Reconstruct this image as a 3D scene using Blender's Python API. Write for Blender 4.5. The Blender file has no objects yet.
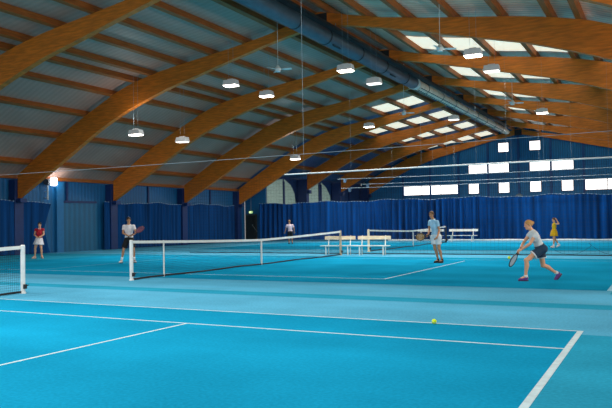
import bpy, bmesh, math, random
from mathutils import Vector, Matrix
R = random.Random(7)
S = bpy.context.scene
COL = S.collection
PI = math.pi
V = Vector

# ------------------------------------------------------------------ materials
def rgb(h):
    h = h.lstrip('#'); c = [int(h[i:i+2], 16)/255 for i in (0, 2, 4)]
    return tuple((x/12.92 if x <= .04045 else ((x+.055)/1.055)**2.4) for x in c) + (1,)
MATS = {}
def mat(name, col, rough=.6, metal=0, noise=0, nscale=4, emit=None, estr=0, bump=0, bscale=60, stretch=None, spec=None, sub=0):
    if name in MATS: return MATS[name]
    m = bpy.data.materials.new(name); m.use_nodes = True
    nt = m.node_tree; b = nt.nodes['Principled BSDF']
    c = rgb(col) if isinstance(col, str) else col
    b.inputs['Base Color'].default_value = c
    b.inputs['Roughness'].default_value = rough
    b.inputs['Metallic'].default_value = metal
    if spec is not None: b.inputs['Specular IOR Level'].default_value = spec
    if emit:
        b.inputs['Emission Color'].default_value = rgb(emit); b.inputs['Emission Strength'].default_value = estr
    tc = nt.nodes.new('ShaderNodeTexCoord'); mp = nt.nodes.new('ShaderNodeMapping')
    nt.links.new(tc.outputs['Object'], mp.inputs['Vector'])
    if stretch: mp.inputs['Scale'].default_value = stretch
    if noise:
        n = nt.nodes.new('ShaderNodeTexNoise'); n.inputs['Scale'].default_value = nscale; n.inputs['Detail'].default_value = 5
        nt.links.new(mp.outputs['Vector'], n.inputs['Vector'])
        mr = nt.nodes.new('ShaderNodeMapRange'); mr.inputs['From Min'].default_value = .3; mr.inputs['From Max'].default_value = .7
        mr.inputs['To Min'].default_value = 1-noise; mr.inputs['To Max'].default_value = 1+noise
        nt.links.new(n.outputs['Fac'], mr.inputs['Value'])
        mx = nt.nodes.new('ShaderNodeVectorMath'); mx.operation = 'SCALE'; mx.inputs[0].default_value = c[:3]
        nt.links.new(mr.outputs['Result'], mx.inputs['Scale'])
        nt.links.new(mx.outputs['Vector'], b.inputs['Base Color'])
    if bump:
        n2 = nt.nodes.new('ShaderNodeTexNoise'); n2.inputs['Scale'].default_value = bscale
        nt.links.new(mp.outputs['Vector'], n2.inputs['Vector'])
        bp = nt.nodes.new('ShaderNodeBump'); bp.inputs['Strength'].default_value = bump; bp.inputs['Distance'].default_value = .02
        nt.links.new(n2.outputs['Fac'], bp.inputs['Height']); nt.links.new(bp.outputs['Normal'], b.inputs['Normal'])
    MATS[name] = m
    return m
def ribbed(name, col, axis, scale, strength=.5, rough=.5, noise=.12, dark=.75):
    """sheet with ribs: wave texture along an axis drives bump and a slight tone change"""
    if name in MATS: return MATS[name]
    m = mat(name, col, rough)
    nt = m.node_tree; b = nt.nodes['Principled BSDF']
    tc = nt.nodes.new('ShaderNodeTexCoord')
    w = nt.nodes.new('ShaderNodeTexWave'); w.bands_direction = axis; w.inputs['Scale'].default_value = scale
    nt.links.new(tc.outputs['Object'], w.inputs['Vector'])
    n = nt.nodes.new('ShaderNodeTexNoise'); n.inputs['Scale'].default_value = .6; n.inputs['Detail'].default_value = 4
    nt.links.new(tc.outputs['Object'], n.inputs['Vector'])
    r1 = nt.nodes.new('ShaderNodeMapRange'); r1.inputs['To Min'].default_value = dark; r1.inputs['To Max'].default_value = 1.08
    nt.links.new(w.outputs['Fac'], r1.inputs['Value'])
    r2 = nt.nodes.new('ShaderNodeMapRange'); r2.inputs['From Min'].default_value = .3; r2.inputs['From Max'].default_value = .7
    r2.inputs['To Min'].default_value = 1-noise; r2.inputs['To Max'].default_value = 1+noise
    nt.links.new(n.outputs['Fac'], r2.inputs['Value'])
    mm = nt.nodes.new('ShaderNodeMath'); mm.operation = 'MULTIPLY'
    nt.links.new(r1.outputs['Result'], mm.inputs[0]); nt.links.new(r2.outputs['Result'], mm.inputs[1])
    mx = nt.nodes.new('ShaderNodeVectorMath'); mx.operation = 'SCALE'; mx.inputs[0].default_value = rgb(col)[:3]
    nt.links.new(mm.outputs[0], mx.inputs['Scale']); nt.links.new(mx.outputs['Vector'], b.inputs['Base Color'])
    bp = nt.nodes.new('ShaderNodeBump'); bp.inputs['Strength'].default_value = strength; bp.inputs['Distance'].default_value = .03
    nt.links.new(w.outputs['Fac'], bp.inputs['Height']); nt.links.new(bp.outputs['Normal'], b.inputs['Normal'])
    return m

# ------------------------------------------------------------------ mesh builder
class MB:
    def __init__(s): s.v = []; s.f = []; s.mi = []; s.m = 0
    def add(s, vs, fs):
        o = len(s.v); s.v += [tuple(p) for p in vs]
        s.f += [tuple(i+o for i in f) for f in fs]; s.mi += [s.m]*len(fs); return s
    def box(s, c, d, rot=None):
        x, y, z = d[0]/2, d[1]/2, d[2]/2
        vs = [V((a*x, b*y, e*z)) for e in (-1, 1) for b in (-1, 1) for a in (-1, 1)]
        if rot: vs = [rot @ p for p in vs]
        c = V(c)
        return s.add([p+c for p in vs], [(0,2,3,1),(4,5,7,6),(0,1,5,4),(2,6,7,3),(0,4,6,2),(1,3,7,5)])
    def bbox(s, a, b):
        return s.box([(a[i]+b[i])/2 for i in range(3)], [abs(b[i]-a[i]) for i in range(3)])
    def bevbox(s, c, d, bev, rot=None):
        bm = bmesh.new(); bmesh.ops.create_cube(bm, size=1)
        for v in bm.verts: v.co = V((v.co.x*d[0], v.co.y*d[1], v.co.z*d[2]))
        bmesh.ops.bevel(bm, geom=bm.edges[:], offset=bev, segments=2, affect='EDGES')
        vs = [(rot @ v.co if rot else v.co)+V(c) for v in bm.verts]
        bm.verts.index_update(); fs = [[v.index for v in f.verts] for f in bm.faces]; bm.free()
        return s.add(vs, fs)
    def cone(s, p0, p1, r0, r1=None, n=8, cap=True):
        r1 = r0 if r1 is None else r1
        p0, p1 = V(p0), V(p1); d = (p1-p0)
        if d.length < 1e-6: return s
        d.normalize(); a = d.orthogonal().normalized(); b = d.cross(a)
        vs = []
        for p, r in ((p0, r0), (p1, r1)):
            vs += [p+(a*math.cos(2*PI*i/n)+b*math.sin(2*PI*i/n))*r for i in range(n)]
        fs = [(i, (i+1) % n, n+(i+1) % n, n+i) for i in range(n)]
        if cap: fs += [tuple(range(n-1, -1, -1)), tuple(range(n, 2*n))]
        return s.add(vs, fs)
    def tube(s, pts, r, n=6):
        pts = [V(p) for p in pts]; vs = []; k = len(pts)
        rr = r if isinstance(r, (list, tuple)) else [r]*k
        up = None
        for i, p in enumerate(pts):
            t = (pts[min(i+1, k-1)]-pts[max(i-1, 0)]).normalized()
            if up is None: a = t.orthogonal().normalized()
            else:
                a = up-t*up.dot(t); a.normalize()
            up = a; b = t.cross(a)
            vs += [p+(a*math.cos(2*PI*j/n)+b*math.sin(2*PI*j/n))*rr[i] for j in range(n)]
        fs = [(i*n+j, i*n+(j+1) % n, (i+1)*n+(j+1) % n, (i+1)*n+j) for i in range(k-1) for j in range(n)]
        fs += [tuple(range(n-1, -1, -1)), tuple(range((k-1)*n, k*n))]
        return s.add(vs, fs)
    def ell(s, c, rad, axes=None, n=14, m=9):
        c = V(c); vs = []
        for i in range(m+1):
            th = PI*i/m
            for j in range(n):
                ph = 2*PI*j/n
                p = V((rad[0]*math.sin(th)*math.cos(ph), rad[1]*math.sin(th)*math.sin(ph), rad[2]*math.cos(th)))
                vs.append((axes @ p if axes else p)+c)
        fs = [(i*n+j, (i+1)*n+j, (i+1)*n+(j+1) % n, i*n+(j+1) % n) for i in range(m) for j in range(n)]
        return s.add(vs, fs)
    def cap(s, p0, p1, r0, r1=None, n=12):
        r1 = r0 if r1 is None else r1
        s.cone(p0, p1, r0, r1, n); s.ell(p0, (r0,)*3, None, n, 8); return s.ell(p1, (r1,)*3, None, n, 8)
    def prism(s, poly, axis, a, b):
        """poly: 2-D outline; axis 'y' -> (x,z), 'x' -> (y,z), 'z' -> (x,y)"""
        f = {'y': lambda p, t: (p[0], t, p[1]), 'x': lambda p, t: (t, p[0], p[1]), 'z': lambda p, t: (p[0], p[1], t)}[axis]
        n = len(poly)
        vs = [f(p, a) for p in poly]+[f(p, b) for p in poly]
        fs = [tuple(range(n)), tuple(range(2*n-1, n-1, -1))]+[(i, n+i, n+(i+1) % n, (i+1) % n) for i in range(n)]
        return s.add(vs, fs)
    def strip(s, lo, up, axis, a, b):
        """closed band between two polylines of equal length, extruded"""
        n = len(lo)
        f = {'y': lambda p, t: (p[0], t, p[1])}[axis]
        vs = [f(p, t) for t in (a, b) for q in (lo, up) for p in q]
        L0, U0, L1, U1 = 0, n, 2*n, 3*n; fs = []
        for i in range(n-1):
            fs += [(L0+i, L0+i+1, U0+i+1, U0+i), (L1+i, U1+i, U1+i+1, L1+i+1), (L0+i, L1+i, L1+i+1, L0+i+1), (U0+i, U0+i+1, U1+i+1, U1+i)]
        fs += [(L0, U0, U1, L1), (L0+n-1, L1+n-1, U1+n-1, U0+n-1)]
        return s.add(vs, fs)
    def mesh(s, name, mats, smooth=False):
        me = bpy.data.meshes.new(name); me.from_pydata(s.v, [], s.f)
        for m in (mats if isinstance(mats, (list, tuple)) else [mats]): me.materials.append(m)
        if any(s.mi): me.polygons.foreach_set('material_index', s.mi)
        bm = bmesh.new(); bm.from_mesh(me); bmesh.ops.recalc_face_normals(bm, faces=bm.faces[:]); bm.to_mesh(me); bm.free()
        if smooth: me.polygons.foreach_set('use_smooth', [True]*len(me.polygons))
        me.update(); return me
def link(name, me, parent=None):
    o = bpy.data.objects.new(name, me); COL.objects.link(o)
    if parent: o.parent = parent
    return o
def obj(name, mb, m, parent=None, smooth=False): return link(name, mb.mesh(name, m, smooth), parent)
def tag(o, label, cat, group=None):
    o['label'] = label; o['category'] = cat
    if group: o['group'] = group
    return o
def thing(name, label, cat, loc=(0, 0, 0), rz=0, group=None):
    o = bpy.data.objects.new(name, None); COL.objects.link(o); o.empty_display_size = .2
    o.location = loc; o.rotation_euler = (0, 0, rz); return tag(o, label, cat, group)
def struct(name, mb, m, parent=None, smooth=False):
    o = obj(name, mb, m, parent, smooth)
    if not parent: o['kind'] = 'structure'
    return o
def dup(root, loc, label, rz=None):
    r = root.copy(); COL.objects.link(r); r.location = loc; r['label'] = label
    if rz is not None: r.rotation_euler = (0, 0, rz)
    for ch in list(root.children):
        c = ch.copy(); COL.objects.link(c); c.parent = r
        for g in list(ch.children):
            d = g.copy(); COL.objects.link(d); d.parent = c
    return r

# ------------------------------------------------------------------ dimensions (metres)
XR = -12.4                      # ridge and net line side of the hall
WL, WR_ = -31.0, 6.2            # long walls
YS, YJ, YE = 10.6, 48.0, 67.95  # start of built roof, jog in the wall, end wall
XJ = -28.98
FR = [18.06+7.105*i for i in range(8)]
LOW = [(0, 9.62), (1.3, 9.38), (2.6, 9.12), (4.5, 8.66), (6.5, 8.16), (8, 7.80), (9.3, 7.39), (10.3, 7.04), (11.3, 6.64), (12.3, 6.17), (13.6, 5.45), (15, 4.66), (16.5, 3.86), (18.05, 3.03)]
UPP = [(0, 10.14), (1.3, 9.82), (2.6, 9.52), (4.5, 9.2), (6.5, 8.93), (8, 8.72), (9.3, 8.47), (10.3, 8.22), (11.3, 7.85), (12.3, 7.38), (13.6, 6.77), (15, 6.08), (16.5, 5.2), (18.05, 4.26)]
def prof(tab, d):
    d = abs(d)
    if d >= tab[-1][0]:
        (a, p), (b, q) = tab[-2:]
    else:
        for (a, p), (b, q) in zip(tab, tab[1:]):
            if a <= d <= b: break
    return p+(q-p)*(d-a)/(b-a)
def up(d): return prof(UPP, d)

# materials
M_floor = None
m_wood = mat('glulam_timber', '#d27014', .55, noise=.25, nscale=1.6, stretch=(1.2, 1.2, 9), bump=.25, bscale=20)
m_purlin = mat('purlin_timber', '#a2561a', .6, noise=.3, nscale=3, stretch=(6, .6, 6))
m_navy = mat('navy_steel', '#082a60', .5, noise=.15)
m_blue = ribbed('blue_wall_sheet', '#0d5f92', 'Y', 1.2, .4, .5, .12, .85)
m_blue_end = ribbed('blue_end_wall_sheet', '#006fa6', 'X', 1.6, .5, .5, .14, .72)
m_teal = ribbed('teal_wall_panel', '#0c5f86', 'Y', .8, .4, .5, .1, .8)
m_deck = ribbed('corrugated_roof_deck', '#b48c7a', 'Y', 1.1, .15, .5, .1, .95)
m_deckr = ribbed('lit_side_roof_deck', '#fdc6a8', 'Y', 1.1, .5, .45, .1, .8)  # stronger light on the right slope put into a paler deck colour
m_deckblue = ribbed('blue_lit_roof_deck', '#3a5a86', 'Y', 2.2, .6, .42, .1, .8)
m_white = mat('white_paint', '#e6e6e0', .45, noise=.06)
m_cream = mat('cream_plank', '#f0dcbc', .5, noise=.12, nscale=5, stretch=(1, 8, 8))
m_postw = mat('post_white', '#e3e6e4', .4, noise=.08, nscale=6)
m_rust = mat('weathered_post', '#b9a58a', .6, noise=.25, nscale=10)
m_dark = mat('dark_metal', '#15181c', .5, noise=.1)
m_net = mat('black_net_cord', '#10151c', .8, noise=.1)
m_curt = mat('blue_curtain_cloth', '#043a74', .85, noise=.55, nscale=1.2, stretch=(3, 3, .12), spec=.1)  # stretched noise paints light and shade of the folds into the cloth colour
m_curtl = mat('navy_curtain_cloth', '#0a3c70', .85, noise=.45, nscale=1.2, stretch=(3, 3, .12), spec=.1)  # fold shading put into this cloth colour too, a little weaker
m_hook = mat('curtain_hook', '#7f9cbc', .4)
m_cable = mat('pale_cable', '#8fa0aa', .5, metal=.1)
m_rail = mat('pale_rail', '#bcc4c6', .4, noise=.08)
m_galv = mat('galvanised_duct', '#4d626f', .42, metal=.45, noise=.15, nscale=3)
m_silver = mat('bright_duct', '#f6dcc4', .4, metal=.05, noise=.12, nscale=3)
m_duct_dark = mat('duct_slot', '#0e1116', .5)
m_house = mat('lamp_housing', '#c4c4c4', .5, noise=.08, emit='#fff6ea', estr=.06)
m_lens = mat('lamp_lens_lit', '#ffffff', .3, emit='#fff4e4', estr=11)
m_lensd = mat('lamp_lens_dim', '#ffffff', .3, emit='#fff2e2', estr=1.6)
m_pane = mat('bright_window_pane', '#ffffff', .2, emit='#fbfdff', estr=2.6)
m_sky = mat('rooflight_sheet', '#e9e6d2', .4, emit='#fff6dc', estr=.75, noise=.1)
m_frost = mat('frosted_pane', '#8aa398', .4, noise=.25, nscale=2.5, stretch=(1, 1, 6), emit='#9fb0a0', estr=.22)
m_wframe = mat('window_trim', '#b07a44', .5)

# ------------------------------------------------------------------ floor with court paint and lines
def floor_mat():
    m = mat('acrylic_floor', '#4fb0d4', .42, spec=0)
    nt = m.node_tree; b = nt.nodes['Principled BSDF']; N = nt.nodes.new; Lk = nt.links.new
    tc = N('ShaderNodeTexCoord')
    sx = N('ShaderNodeSeparateXYZ'); Lk(tc.outputs['Object'], sx.inputs[0])
    def noise(sc, stretch=(1, 1, 1)):
        mp = N('ShaderNodeMapping'); mp.inputs['Scale'].default_value = stretch; Lk(tc.outputs['Object'], mp.inputs['Vector'])
        n = N('ShaderNodeTexNoise'); n.inputs['Scale'].default_value = sc; n.inputs['Detail'].default_value = 6
        Lk(mp.outputs['Vector'], n.inputs['Vector']); return n.outputs['Fac']
    def math_(op, a, c):
        q = N('ShaderNodeMath'); q.operation = op
        for i, t in enumerate((a, c)):
            if isinstance(t, (int, float)): q.inputs[i].default_value = t
            else: Lk(t, q.inputs[i])
        return q.outputs[0]
    bands = noise(.55, (.06, 1, 1)); patch = noise(.5); grain = noise(26)
    t = math_('ADD', math_('MULTIPLY', bands, .36), math_('ADD', math_('MULTIPLY', patch, .34), math_('MULTIPLY', grain, .3)))
    mr = N('ShaderNodeMapRange'); mr.inputs['From Min'].default_value = .36; mr.inputs['From Max'].default_value = .64
    mr.inputs['To Min'].default_value = .72; mr.inputs['To Max'].default_value = 1.24; Lk(t, mr.inputs['Value'])
    return m, nt, b, mr.outputs['Result']
def paint(name, col, rough=.42):
    m = None
    if name in MATS: return MATS[name]
    mm, nt, b, fac = floor_mat_new(name, col, rough)
    return mm
def floor_mat_new(name, col, rough):
    MATS.pop('acrylic_floor', None)
    m, nt, b, fac = floor_mat(); m.name = name; MATS.pop('acrylic_floor'); MATS[name] = m
    b.inputs['Roughness'].default_value = rough
    mx = nt.nodes.new('ShaderNodeVectorMath'); mx.operation = 'SCALE'; mx.inputs[0].default_value = rgb(col)[:3]
    nt.links.new(fac, mx.inputs['Scale']); nt.links.new(mx.outputs['Vector'], b.inputs['Base Color'])
    return m, nt, b, fac
m_surround = paint('surround_paint', '#58acd0', .6)
m_band = paint('worn_band_paint', '#2c98ba', .6)
m_court = paint('court_paint', '#1690ba', .6)
m_line = mat('white_line_paint', '#bcd6de', .6, noise=.12, nscale=9)
m_linef = mat('faded_line_paint', '#6fb6d2', .6, noise=.12, nscale=9)

XB, XN = -1.014, -12.92
XBL = 2*XN-XB
fl = MB()
fl.add([(WL, -6, 0), (14, -6, 0), (14, YE, 0), (WL, YE, 0)], [(0, 1, 2, 3)])
fl.m = 1
def rect(x0, x1, y0, y1, z): fl.add([(x0, y0, z), (x1, y0, z), (x1, y1, z), (x0, y1, z)], [(0, 1, 2, 3)])
courts = [(-1.19, 9.776), (15.28, 26.85), (32.98, 44.5)]
for a, b in courts: rect(XBL, XB, a, b, .0015)
fl.m = 4
rect(WL+.5, 8, 12.15, 12.8, .001); rect(XB, 8, -6, 9.5, .0011); rect(WL+.5, 8, 30.2, 30.6, .001)
rect(XB, 8, 14.6, 26.8, .0012)
rect(XBL-6, XBL, 16, 27, .0012)
fl.m = 2
def lx(x0, x1, y, w): rect(x0, x1, y-w/2, y+w/2, .003)
def ly(x, y0, y1, w): rect(x-w/2, x+w/2, y0, y1, .0032)
a, b = courts[0]; s0, s1 = a+1.372, b-1.372
lx(XBL, XB, b, .05); lx(XBL, XB, s1, .05); lx(XBL, XB, s0, .05); lx(XBL, XB, a, .05)
ly(XB-.035, a, b+.025, .075); ly(XBL+.05, a, b, .1)
for x in (XB-5.485, XBL+5.485): ly(x, s0, s1, .05)
lx(XBL+5.485, XB-5.485, (a+b)/2, .05)
a, b = courts[1]; s0, s1 = 16.65, b-1.372
lx(XBL, XB-5.485, s0, .045); ly(XB-5.485, s0, 24.6, .05)
fl.m = 3
ly(XBL+5.485, s0, s1, .05); ly(XB-.05, a, b, .1); lx(XBL, XB, s1, .05); lx(XBL, XB, b, .05)
a, b = courts[2]
lx(XBL, XB, a, .05); lx(XBL, XB, b, .05)
struct('floor', fl, [m_surround, m_court, m_line, m_linef, m_band])

# ------------------------------------------------------------------ walls
w = MB()
w.bbox((WL-.12, 10, 0), (WL, YJ, 4.35)); struct('wall_left', w, m_blue)
w = MB()   # jog wall facing the courts
w.prism([(WL, 0), (XJ, 0), (XJ, 5.4), (WL, 4.3)], 'y', YJ+.05, YJ+.15); struct('wall_jog', w, m_blue)
w = MB()
w.bbox((XJ-.12, YJ+.16, 0), (XJ, YE, 5.4)); struct('wall_inner_left', w, mat('inner_blue_wall', '#0a3568', .5, noise=.15))
ds = [-16.55, -15, -13.6, -12.3, -11.3, -10.3, -9.3, -8, -6.5, -4.5, -2.6, -1.3, 0, 1.3, 2.6, 4.5, 6.5, 8, 9.3, 10.3, 11.3, 12.3, 13.6, 15, 16.5, 18.05, 18.6]
w = MB(); n = len(ds)
top = [(XR+d, up(d)+.27) for d in ds]; bot = [(x, 0) for x, z in top]
w.strip(bot, top, 'y', YE, YE+.12); struct('wall_back', w, m_blue_end)
# dark column strips on the end wall
k = 1
for x in (-24.2, -21.27, -18.35, -15.4, -12.47, -9.5, -6.64, -3.7):
    c = MB(); c.bbox((x-.1, YE-.1, 0), (x+.1, YE-.005, up(x-XR)-.3)); struct('trim_%d' % k, c, mat('end_wall_column', '#0a4a84', .5, noise=.1)); k += 1
# left wall trims: pilaster, teal panelling, eaves plate
c = MB(); c.bbox((WL+.01, 10.2, 4.1), (WL+.16, YJ, 4.34)); struct('trim_%d' % k, c, m_purlin); k += 1
for y, wd in ((28.0, .5),):
    c = MB(); c.bbox((WL+.005, y, 0), (WL+.2, y+wd, 4.05)); struct('trim_%d' % k, c, mat('teal_pilaster', '#126a9e', .5, noise=.1)); k += 1
c = MB(); c.bbox((WL+.005, 28.62, 2.86), (WL+.1, 31.2, 2.98)); struct('trim_%d' % k, c, m_navy); k += 1
c = MB(); c.bbox((WL+.005, 28.62, 0), (WL+.06, 31.3, 2.85)); struct('trim_%d' % k, c, m_teal); k += 1
for i in range(3):   # mullions on bare wall between the frames
    y = FR[2]+7.105*i-3.4
    c = MB(); c.bbox((WL+.005, y-.06, 2.95), (WL+.09, y+.06, 4.08)); struct('trim_%d' % k, c, m_navy); k += 1
for y in (50.95, 57.75, 58.1, 64.6):
    c = MB(); c.bbox((XJ+.005, y-.1, 0), (XJ+.12, y+.1, 5.0)); struct('trim_%d' % k, c, m_navy); k += 1

# ------------------------------------------------------------------ roof deck, rooflights, purlins
PUR = [.45, 2.0, 3.7, 5.5, 7.3, 9.0, 9.95, 11.4, 13.2, 15.1, 17.2]
def deck(name, sgn, y0, y1, d0, d1, m):
    dd = sorted(set([d0, d1]+[d for d, _ in UPP if d0 < d < d1]))
    lo = [(XR+sgn*d, up(d)+.27) for d in dd]; hi = [(x, z+.06) for x, z in lo]
    mb = MB(); mb.strip(lo, hi, 'y', y0, y1); return struct(name, mb, m)
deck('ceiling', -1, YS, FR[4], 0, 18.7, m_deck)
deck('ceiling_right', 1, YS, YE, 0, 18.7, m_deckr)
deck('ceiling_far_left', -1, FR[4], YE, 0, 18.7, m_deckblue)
for sgn in (-1, 1):
    for d in PUR:
        z = up(d)+.005; x = XR+sgn*d
        th = math.atan2(up(d+.3)-up(d-.3) if d > .4 else -.15, .6)*sgn
        c = MB(); c.box((x, (YS+YE)/2, z+.13), (.21, YE-YS-.02, .25), Matrix.Rotation(-th, 3, 'Y'))
        o = struct('trim_%d' % k, c, m_purlin); k += 1
# rooflights: translucent sheet in the far half of each bay, one sheet per purlin cell
wn = 1
for i in range(0, 7):
    ya = FR[i]+4.4; yb = FR[i]+6.85
    for sgn in (-1, 1):
        if i == 0 or (sgn < 0 and i < 3): continue
        for a, b in zip(PUR, PUR[1:]):
            if b-a < 1.2 or a < 1.9 or b > (13.3 if sgn > 0 else 5.6 if i == 3 else 9.1): continue
            a2, b2 = a+.14, b-.14
            dd = [a2]+[d for d, _ in UPP if a2 < d < b2]+[b2]
            lo = [(XR+sgn*d, up(d)+.235) for d in dd]; hi = [(x, z+.03) for x, z in lo]
            mb = MB(); mb.strip(lo, hi, 'y', ya, yb); struct('window_%d' % wn, mb, m_sky); wn += 1

# ------------------------------------------------------------------ end wall windows
EW = [(-14.32, -13.40, 8.03, 8.86), (-11.38, -10.44, 8.03, 8.86),
      (-17.27, -15.5, 6.05, 6.85), (-15.3, -13.42, 6.05, 6.85), (-11.4, -9.6, 6.05, 6.85), (-9.4, -7.53, 6.05, 6.85),
      (-24.15, -22.24, 4.1, 4.97), (-22.16, -21.36, 4.1, 4.97), (-21.18, -20.22, 4.1, 4.97), (-20.14, -18.42, 4.1, 4.97),
      (-17.3, -16.36, 4.05, 4.98), (-14.36, -13.4, 4.05, 4.98), (-11.4, -10.46, 4.05, 4.98), (-8.55, -7.59, 4.05, 4.98),
      (-6.5, -4.68, 4.05, 4.98), (-4.6, -3.8, 4.05, 4.98), (-3.55, -1.7, 4.05, 4.98)]
for x0, x1, z0, z1 in EW:
    p = MB(); p.bbox((x0, YE-.05, z0), (x1, YE-.01, z1)); o = struct('window_%d' % wn, p, m_pane); wn += 1
    f = MB(); t = .05
    f.bbox((x0-t, YE-.08, z0-t), (x1+t, YE-.005, z0)); f.bbox((x0-t, YE-.08, z1), (x1+t, YE-.005, z1+t))
    f.bbox((x0-t, YE-.08, z0), (x0, YE-.005, z1)); f.bbox((x1, YE-.08, z0), (x1+t, YE-.005, z1))
    obj('window_frame', f, m_wframe, o)
# frosted windows on the inner left wall
for poly in ([(48.2, 2.9), (50.8, 2.9), (50.8, 5.2), (48.2, 4.9)], [(51.1, 2.9), (53.1, 2.9), (52.9, 4.0), (52.2, 4.75), (51.1, 5.2)],
             [(54.2, 2.9), (57.55, 2.9), (57.55, 5.2), (54.2, 4.6)], [(58.25, 2.9), (60.3, 2.9), (60.1, 4.0), (59.2, 4.8), (58.25, 5.2)], [(61.3, 2.9), (62.4, 2.9), (62.4, 4.5), (61.3, 4.5)]):
    poly = [(y, min(z, 5.9)) for y, z in poly]
    p = MB(); p.prism(poly, 'x', XJ+.005, XJ+.05); o = struct('window_%d' % wn, p, m_frost); wn += 1

# ------------------------------------------------------------------ timber frames
sides = ['nearest the camera, sweeping across the top left corner', 'second from the camera, foot beside the red-shirted player', 'third from the camera, foot above the man in black shorts',
         'fourth from the camera', 'fifth from the camera, foot above the exit door', 'sixth from the camera, ending over the frosted windows',
         'seventh from the camera, between the pale windows and the end wall', 'farthest of all, flush with the blue end wall']
rafter_me = {}
for i, y in enumerate(FR):
    cut = 18.05 if i < 5 else 15.55
    if i == 7: y = FR[7]+.05
    t = thing('timber_roof_frame', 'curved laminated timber roof frame, '+sides[i], 'beam', (XR, y, 0), 0, 'curved timber roof frames')
    for sgn in (-1, 1):
        c_ = cut if sgn < 0 else 18.05
        key = (sgn, c_)
        if key not in rafter_me:
            dd = sorted(set([q*.45 for q in range(1, int(c_/.45)+1) if q*.45 < c_-.1]+[0.02, c_]))
            lo = [(sgn*d, prof(LOW, d)) for d in dd]; hi = [(sgn*d, up(d)) for d in dd]
            mb = MB(); mb.strip(lo, hi, 'y', -.13, .13); rafter_me[key] = mb.mesh('rafter', m_wood)
        link('rafter', rafter_me[key], t)
    p = MB(); p.bbox((-.34, -.15, 9.5), (.34, .15, 10.05)); obj('ridge_plate', p, m_dark, t)
    if i < 5:
        c = MB(); c.bbox((-18.57, -.28, 0), (-18.1, .28, 4.02)); c.bbox((-18.1, -.2, 2.8), (-17.75, .2, 3.0)); obj('column', c, m_navy, t)
    else:
        yo = -.28 if i == 7 else 0; c = MB(); c.bbox((-16.5, -.25+yo, 0), (-15.58, .25+yo, 5.25)); c.bbox((-15.58, -.2+yo, 4.0), (-15.3, .2+yo, 4.3)); obj('column', c, m_navy, t)

# ------------------------------------------------------------------ curtains
def wall_curtain(name, label, p0, p1, h, m, amp=.07, pitch=.32, gather=0, hooks=True, zb=.03):
    p0, p1 = V(p0), V(p1); L = (p1-p0).length; d = (p1-p0)/L; nrm = V((-d.y, d.x, 0))
    if nrm.dot(V((13, -25, 0))) < 0: nrm = -nrm
    t = thing(name, label, 'curtain', p0)
    nu = int(L/.055); rows = [0, .15, .5, .85, .97, 1]; mb = MB(); vs = []
    ph = [R.uniform(0, 6) for _ in range(6)]
    def hemz(s): return h+.05*math.sin(s*1.1+ph[3])+.03*math.sin(s*2.7+ph[4])
    for r in rows:
        for i in range(nu+1):
            s = L*i/nu
            a = amp*(.55+.45*math.sin(s*.37+ph[0]))*(1.15-.35*r)
            off = a*math.sin(2*PI*s/pitch+1.4*math.sin(s*.9+ph[1]))+.02*math.sin(s*2.3+ph[2]+r*2)
            top = hemz(s)
            s2 = s
            if gather: s2 = s-gather*(1-abs(2*r-.9))*max(0, (s/L-.75)/.25)**2
            q = d*s2+nrm*off; vs.append((q.x, q.y, zb+(top-zb)*r))
    nn = nu+1
    mb.add(vs, [(j*nn+i, j*nn+i+1, (j+1)*nn+i+1, (j+1)*nn+i) for j in range(len(rows)-1) for i in range(nu)])
    obj('cloth', mb, m, t, True)
    if hooks:
        hk = MB(); pts = []; rr = []; q = 0
        while q < L-.1:
            for e, r_ in ((0, .006), (.09, .007), (.1, .034), (.14, .034), (.15, .007)):
                c = d*(q+e)+nrm*.02; pts.append((c.x, c.y, hemz(q+e)+.02)); rr.append(r_)
            q += .24
        hk.tube(pts, rr, 5)
        obj('hook_tape', hk, m_hook, t)
    return t
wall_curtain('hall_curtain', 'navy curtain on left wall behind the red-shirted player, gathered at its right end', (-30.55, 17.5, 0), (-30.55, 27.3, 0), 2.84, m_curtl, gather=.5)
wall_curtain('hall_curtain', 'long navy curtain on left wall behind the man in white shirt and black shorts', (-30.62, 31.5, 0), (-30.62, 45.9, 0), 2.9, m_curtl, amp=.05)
wall_curtain('hall_curtain', 'wide bright blue pleated curtain closing off the far end below the high windows', (-29.25, 47.35, 0), (6.0, 47.35, 0), 3.0, m_curt, amp=.22, pitch=.46, zb=.12)
# pale strip standing in for sunlight showing under the end curtain
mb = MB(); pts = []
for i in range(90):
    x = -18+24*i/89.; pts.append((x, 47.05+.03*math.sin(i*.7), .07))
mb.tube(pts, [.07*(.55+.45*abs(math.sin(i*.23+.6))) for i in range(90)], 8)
tag(obj('curtain_gap_light', mb, mat('gap_light_white', '#dfe6ea', .6, noise=.1), None, True), 'long white strip standing in for the sunlit gap under the far blue curtain', 'light strip')

# ------------------------------------------------------------------ exit door and sign
d = MB(); d.bbox((-30.82, YJ-.03, .02), (-29.92, YJ+.02, 2.12)); dr = struct('door_1', d, mat('dark_door', '#1d2526', .5, noise=.15))
f = MB(); f.bbox((-30.92, YJ-.05, .0), (-30.83, YJ+.02, 2.2)); f.bbox((-29.91, YJ-.05, 0), (-29.82, YJ+.02, 2.2)); f.bbox((-30.92, YJ-.05, 2.13), (-29.82, YJ+.02, 2.21))
obj('door_frame', f, mat('door_frame', '#4a4a40', .5), dr)
f = MB(); f.tube([(-30.25, YJ-.09, 1.35), (-29.75, YJ-.09, .75)], .02); f.box((-30.2, YJ-.06, 1.33), (.05, .07, .05)); f.box((-29.8, YJ-.06, .79), (.05, .07, .05)); obj('door_handle', f, mat('push_bar', '#8d938f', .4, metal=.5), dr)
t = thing('exit_sign', 'small glowing pale green exit sign hung above the dark door', 'sign', (-30.3, YJ-.14, 2.38))
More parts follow.
